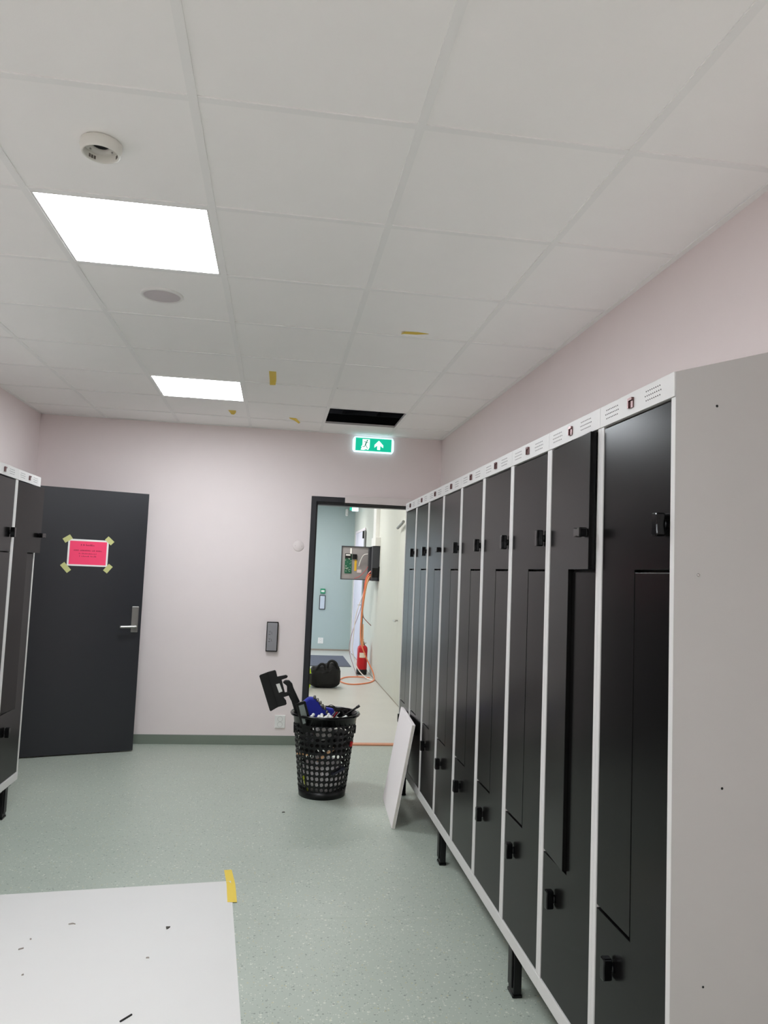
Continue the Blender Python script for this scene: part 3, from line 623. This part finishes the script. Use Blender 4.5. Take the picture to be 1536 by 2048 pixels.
bm = bmesh.new(); tube(bm, [(.36, 5.2, .50), (.39, 5.21, .545), (.42, 5.21, .565), (.45, 5.2, .55), (.44, 5.19, .53), (.41, 5.2, .54), (.47, 5.19, .50)], .003, 6)
o = finish('wire_loop', bm, M_black, None, True); tag(o, 'thin black wire loop at the back of the basket', 'wire')
for k, (x, m_) in enumerate(((.43, 'scrap_red'), (.445, None), (.415, None))):
    bm = bmesh.new(); tube(bm, [(x-.02, 5.04, .47), (x, 5.05, .52), (x+.022, 5.05, .548)], .004, 8)
    o = finish('screwdriver', bm, MATS[m_] if m_ else M_satin, None, True); tag(o, ['red thin rod among the clips in the basket', 'steel rod beside the red one in the basket', 'steel rod nearest the blue pouch in the basket'][k], 'rod', 'rods in the basket')

# ------------------------------------------------------------------ corridor contents
mt = tag(box('entrance_mat', -.6, 1.235, 11.78, 13.2, 0, .012, mat('mat_grey', (88, 92, 104), .95, var=.25, scale=60), bevel=.004), 'dark grey-blue entrance mat on the corridor floor', 'mat')
# black duffel
bg_ = thing('duffel_bag', (.69, 9.72, 0), label='black soft work bag on the corridor floor inside the doorway', cat='bag')
from mathutils import noise
bm = bmesh.new(); bmesh.ops.create_icosphere(bm, subdivisions=4, radius=1)
for v in bm.verts:
    c = v.co.copy(); e = lambda t, p: math.copysign(abs(t)**p, t)
    x, y, z = e(c.x, .5)*.19, e(c.y, .6)*.13, e(c.z, .55)
    n = noise.noise(c*2.3+Vector((3, 1, 5)))*.12 + noise.noise(c*5)*.08 + abs(noise.noise(c*3.1+Vector((9, 2, 4))))*.12
    top = .275 + .045*math.exp(-((x-.09)/.07)**2) - .05*math.exp(-((x-.01)/.03)**2) - .02*max(0, -x/.195)
    z = (z+1)/2*top*(1+n*(.6 if z > -.5 else 0)); v.co = (x*(1+n*.6), y*(1+n), max(0, z))
finish('bag_body', bm, mat('black_nylon', (13, 13, 14), .75, bump=.2, bscale=300), bg_, True)
bm = bmesh.new(); tube(bm, [(.02, -.10, .24), (.03, -.12, .32), (.075, -.12, .345), (.13, -.11, .31), (.15, -.10, .22)], .016, 8); finish('handle', bm, MATS['black_nylon'], bg_, True)
bm = bmesh.new(); tube(bm, [(-.12, -.10, .22), (-.07, -.13, .30), (-.02, -.12, .29), (.0, -.11, .22)], .016, 8); finish('handle', bm, MATS['black_nylon'], bg_, True)
ng_ = thing('work_garment', (.475, 9.50, .0), label='neon yellow garment bundle at the left of the black bag', cat='garment')
bm = bmesh.new(); bmesh.ops.create_icosphere(bm, subdivisions=3, radius=1)
for v in bm.verts:
    n = noise.noise(v.co*3)*.3; v.co = (v.co.x*.03*(1+n), v.co.y*.05, (v.co.z+1)/2*.27*(1+n*.2))
finish('folded_cloth', bm, mat('neon_yellow', (205, 238, 40), .6), ng_, True)
bm = bmesh.new(); bx(bm, -.036, .036, -.056, .056, .07, .20); finish('reflective_band', bm, mat('band_dark', (30, 32, 28), .6), ng_)

# extinguisher
fe = thing('fire_extinguisher', (1.305, 10.985, 0), label='red fire extinguisher standing by the corridor wall', cat='fire extinguisher')
bm = bmesh.new(); lathe(bm, [(.073, 0), (.077, .01), (.077, .06), (.0745, .075)], 32); finish('base_ring', bm, M_blackp, fe, True)
bm = bmesh.new(); lathe(bm, [(.0735, .073), (.075, .09), (.075, .36), (.068, .392), (.045, .415), (.02, .425)], 32); finish('cylinder', bm, M_red, fe, True)
bm = bmesh.new(); lathe(bm, [(.018, .424), (.02, .45), (.014, .468)], 16); finish('valve', bm, M_blackm, fe, True)
bm = bmesh.new(); bx(bm, -.012, .012, -.055, .02, .465, .478); bx(bm, -.010, .010, -.05, .02, .49, .502); bx(bm, -.010, .010, .01, .022, .465, .502); finish('squeeze_handle', bm, M_black, fe, bevel=.002)
bm = bmesh.new(); lathe(bm, [(.014, .018), (.014, .05)], 16, (0, 0, .452), 'x'); finish('gauge', bm, M_white, fe, True)
bm = bmesh.new(); tube(bm, [(.01, .015, .45), (.03, .07, .44), (.035, .085, .36), (.03, .085, .22)], .008, 8); finish('hose', bm, M_blackp, fe, True)
bm = bmesh.new()
for k in range(6):
    t0, t1 = math.radians(-128+k*11), math.radians(-128+(k+1)*11)
    v = [bm.verts.new((.0757*math.cos(t), .0757*math.sin(t), z)) for t, z in ((t0, .245), (t1, .245), (t1, .315), (t0, .315))]; bm.faces.new(v)
o = finish('label', bm, mat('label_cream', (236, 224, 205), .6), fe); o['label'] = 'cream instruction label'

# open control cabinet on the corridor wall
cb = thing('control_cabinet', (1.43, 10.45, 1.355), label='dark grey wall control cabinet with open door and wiring', cat='cabinet')
M_cab = mat('cabinet_dark', (52, 54, 60), .45); M_cabl = mat('cabinet_inner', (150, 146, 146), .5)
bm = bmesh.new(); bx(bm, -.004, 0, 0, .43, 0, .485); bx(bm, -.10, -.004, 0, .006, 0, .485); bx(bm, -.10, -.004, .424, .43, 0, .485); bx(bm, -.10, -.004, .006, .424, 0, .006); bx(bm, -.10, -.004, .006, .424, .479, .485); bx(bm, -.10, -.096, .006, .13, .006, .479); finish('box', bm, M_cab, cb, bevel=.002)
bm = bmesh.new(); bx(bm, -.02, -.016, .03, .40, .03, .455); finish('back_plate', bm, M_cabl, cb)
dr = bpy.data.objects.new('cabinet_door', None)
bm = bmesh.new(); bx(bm, -.40, 0, 0, .004, 0, .485); bx(bm, -.40, -.39, -.02, 0, 0, .485); bx(bm, -.01, 0, -.02, 0, 0, .485); bx(bm, -.39, -.01, -.02, 0, 0, .01); bx(bm, -.39, -.01, -.02, 0, .475, .485)
bpy.data.objects.remove(dr)
dr = finish('cabinet_door', bm, M_cab, cb); dr.location = (-.10, .445, 0); dr.rotation_euler = (0, 0, math.radians(-2))
bm = bmesh.new(); bx(bm, -.39, -.01, -.003, 0, .01, .475); finish('inner_face', bm, M_cabl, dr)
bm = bmesh.new(); bx(bm, -.345, -.245, -.012, -.006, .09, .37); pcb = finish('circuit_board', bm, mat('pcb_green', (20, 92, 66), .4, var=.4, scale=60), dr); pcb['label'] = 'green circuit board'
bm = bmesh.new(); rr = random.Random(5)
for k in range(26):
    x, z = rr.uniform(-.34, -.26), rr.uniform(.1, .36); bx(bm, x, x+rr.uniform(.005, .018), -.02, -.012, z, z+rr.uniform(.005, .014))
o = finish('components', bm, mat('chips', (180, 196, 180), .4, var=.5, scale=30), dr); o['kind'] = 'stuff'
bm = bmesh.new(); bx(bm, -.345, -.255, -.024, -.012, .31, .375); finish('display_module', bm, M_blackp, dr)
bm = bmesh.new(); bx(bm, -.335, -.27, -.026, -.024, .345, .365); finish('display', bm, M_white, dr)
bm = bmesh.new(); bx(bm, -.235, -.175, -.026, -.004, .30, .37); finish('relay', bm, M_blackp, dr)
bm = bmesh.new(); bx(bm, -.205, -.172, -.006, -.003, .13, .29); finish('yellow_label', bm, mat('label_yellow', (224, 178, 40), .5), dr)
bm = bmesh.new(); bx(bm, -.165, -.10, -.006, -.003, .105, .15); finish('white_label', bm, mat('label_white', (220, 205, 205), .5), dr)
bm = bmesh.new(); bx(bm, -.275, -.25, -.012, -.004, .37, .455); finish('ribbon_cable', bm, M_white, dr)
bm = bmesh.new(); tube(bm, [(-.02, -.06, .38), (-.08, -.05, .36), (-.12, -.03, .28), (-.14, -.02, .2)], .006, 8); finish('white_lead', bm, M_white, dr, True)
bm = bmesh.new(); tube(bm, [(-.01, -.05, .2), (-.05, -.03, .13), (-.13, -.02, .05), (-.20, -.015, .02)], .003, 6); finish('red_lead', bm, mat('wire_red', (226, 60, 66), .5), dr, True)
bm = bmesh.new(); bx(bm, -.10, 0, -.003, .0, .05, .18); finish('side_latch', bm, M_black, cb)
bm = bmesh.new(); bx(bm, -.015, .0, -.03, 0, 0, .2); finish('side_bracket', bm, M_blackm, cb)

trk = thing('cable_trunking', (1.43, 10.6, 1.84), label='white vertical cable trunking on the wall above the control cabinet', cat='trunking')
bm = bmesh.new(); bx(bm, -.055, 0, .0, .26, .125, HC-1.84-.001); finish('trunk', bm, M_white, trk, bevel=.003)
bm = bmesh.new(); bx(bm, -.075, 0, -.18, .26, .003, .125); finish('end_box', bm, M_white, trk, bevel=.004)

def cable(name, pts, r, rgb, label):
    bm = bmesh.new(); tube(bm, pts, r, 8, 6); o = finish(name, bm, mat('cable_%d_%d_%d' % rgb, rgb, .5), None, True); return tag(o, label, 'cable', 'loose cables below the control cabinet')
cable('white_cable', [(1.345, 10.62, 1.50), (1.293, 10.6, 1.434), (1.24, 10.6, 1.186), (1.148, 10.6, .869), (1.121, 10.6, .521), (1.12, 10.6, .383), (1.19, 10.6, .155), (1.30, 10.5, .03), (1.385, 10.33, .008)], .007, (236, 228, 224), 'white cable hanging from the control cabinet to the floor')
cable('orange_cable', [(1.345, 10.55, 1.45), (1.275, 10.5, 1.399), (1.237, 10.5, 1.155), (1.214, 10.5, .877), (1.212, 10.5, .602), (1.239, 10.5, .452), (1.320, 10.5, .262), (1.395, 10.46, .12), (1.412, 10.40, .03), (1.392, 10.30, .009), (1.292, 10.10, .009), (1.104, 9.945, .009), (.979, 10.015, .009), (.93, 10.278, .009), (1.03, 10.571, .009), (1.2, 10.65, .009), (1.36, 10.47, .026)], .008, (240, 140, 92), 'orange cable hanging from the cabinet and coiled on the floor')
cable('orange_cable', [(1.35, 10.58, 1.44), (1.29, 10.53, 1.37), (1.25, 10.53, 1.15), (1.222, 10.53, .85), (1.218, 10.53, .66), (1.235, 10.53, .50), (1.262, 10.53, .452), (1.252, 10.53, .50), (1.245, 10.54, .75)], .010, (232, 176, 130), 'pale orange cable doubled back above the fire extinguisher')
cable('brown_cable', [(1.35, 10.66, 1.42), (1.271, 10.65, 1.256), (1.252, 10.65, 1.045), (1.252, 10.65, .87), (1.291, 10.65, .801), (1.372, 10.65, .726)], .005, (150, 84, 66), 'thin brown wire with a free end curling toward the wall')
cable('grey_cable', [(1.35, 10.72, 1.42), (1.288, 10.7, 1.327), (1.225, 10.7, .971), (1.125, 10.7, .652), (1.085, 10.7, .441), (1.099, 10.7, .302), (1.15, 10.7, .16), (1.21, 10.75, .02), (1.24, 10.8, .006)], .0045, (172, 142, 148), 'thin grey-pink wire looping left of the fire extinguisher')
cable('red_cable', [(1.345, 10.60, 1.50), (1.27, 10.58, 1.40), (1.243, 10.57, 1.2), (1.232, 10.57, 1.05)], .008, (224, 92, 70), 'red cable bundle right below the control cabinet')

# doors of the corridor's right wall
def side_door(name, y0, y1, H, leafm, framem, label, hy, closer):
    t = thing(name, (CX1, y0, 0)); struct(t, label); Wd = y1-y0
    bm = bmesh.new(); bx(bm, -.003, 0, .04, Wd-.04, .008, H-.04); finish('leaf', bm, leafm, t, bevel=.001)
    for a in ((0, .04, 0, H), (Wd-.04, Wd, 0, H), (.04, Wd-.04, H-.04, H)):
        bm = bmesh.new(); bx(bm, (-.0035 if closer else -.012), 0, *a); finish('jamb', bm, framem, t, bevel=.002)
    bm = bmesh.new(); tube(bm, [(-.006, hy, .93), (-.05, hy, .93), (-.055, hy-.03, .93), (-.05, hy-.12, .93)], .009, 10, 4); finish('lever', bm, M_metal, t, True)
    if closer:
        bm = bmesh.new(); tube(bm, [(-.05, hy-.03, 2.0), (-.05, hy-.42, 2.05)], .017, 8, 2); finish('closer_arm', bm, mat('closer_arm_grey', (140, 142, 138), .4, metal=.5), t)
    return t
side_door('door_3', 7.55, 8.78, 2.12, mat('door_pale', (206, 208, 200), .6), M_green, 'pale green door in the corridor wall beside the lockers', 1.13, True)
d4 = side_door('door_4', 12.25, 13.75, 2.2, mat('door_white', (226, 222, 236), .45), mat('door_frame_white', (236, 226, 230), .4), 'white door near the far end of the corridor', .2, False)
bm = bmesh.new(); bx(bm, -.03, -.012, -.10, -.0, .12, 2.15); finish('grey_edge', bm, mat('edge_grey', (150, 150, 150), .5), d4)
bm = bmesh.new(); bx(bm, -.05, -.012, -.03, .05, 2.02, 2.14); finish('door_closer', bm, M_blackm, d4, bevel=.003)
cs2 = thing('exit_sign', (1.27, 13.0, 2.60), label='small green and white exit sign under the corridor ceiling', cat='exit sign')
bm = bmesh.new(); bx(bm, -.015, .10, -.02, .02, -.085, .06); finish('casing', bm, MATS['sign_casing'], cs2, bevel=.01)
bm = bmesh.new(); bx(bm, -.05, -.015, -.02, .02, -.07, .06); finish('green_face', bm, MATS['sign_green'], cs2, bevel=.004)
vs = thing('wall_sensor', (1.27, CY1, 2.57), label='small white capsule sensor high on the corridor end wall', cat='sensor')
bm = bmesh.new(); bx(bm, -.027, .027, -.04, 0, -.07, .07); finish('housing', bm, M_white, vs, bevel=.02)
bm = bmesh.new(); lathe(bm, [(.012, -.046), (.012, -.04)], 16, (0, 0, -.03), 'y'); finish('lens', bm, M_lockgrey, vs)
bt = thing('emergency_button', (.888, CY1, 1.09), label='green emergency release box on the corridor end wall', cat='button')
bm = bmesh.new(); bx(bm, -.044, .044, -.04, 0, -.045, .045); finish('housing', bm, mat('box_green', (30, 140, 100), .4), bt, bevel=.004)
bm = bmesh.new(); bx(bm, -.03, .03, -.042, -.04, -.018, .018); finish('window', bm, M_white, bt)
pl = thing('switch_plate', (.888, CY1, .883), label='pale vertical switch plate below the green box on the corridor end wall', cat='switch panel')
bm = bmesh.new(); bx(bm, -.055, .055, -.02, 0, -.13, .13); finish('frame', bm, M_cab, pl, bevel=.003)
bm = bmesh.new(); bx(bm, -.042, .042, -.023, -.02, -.118, .118); finish('face', bm, mat('plate_pale', (196, 206, 218), .3), pl)
socket('power_socket', (.889, CY1, .18), 'white double power socket low on the corridor end wall', .098, .108)
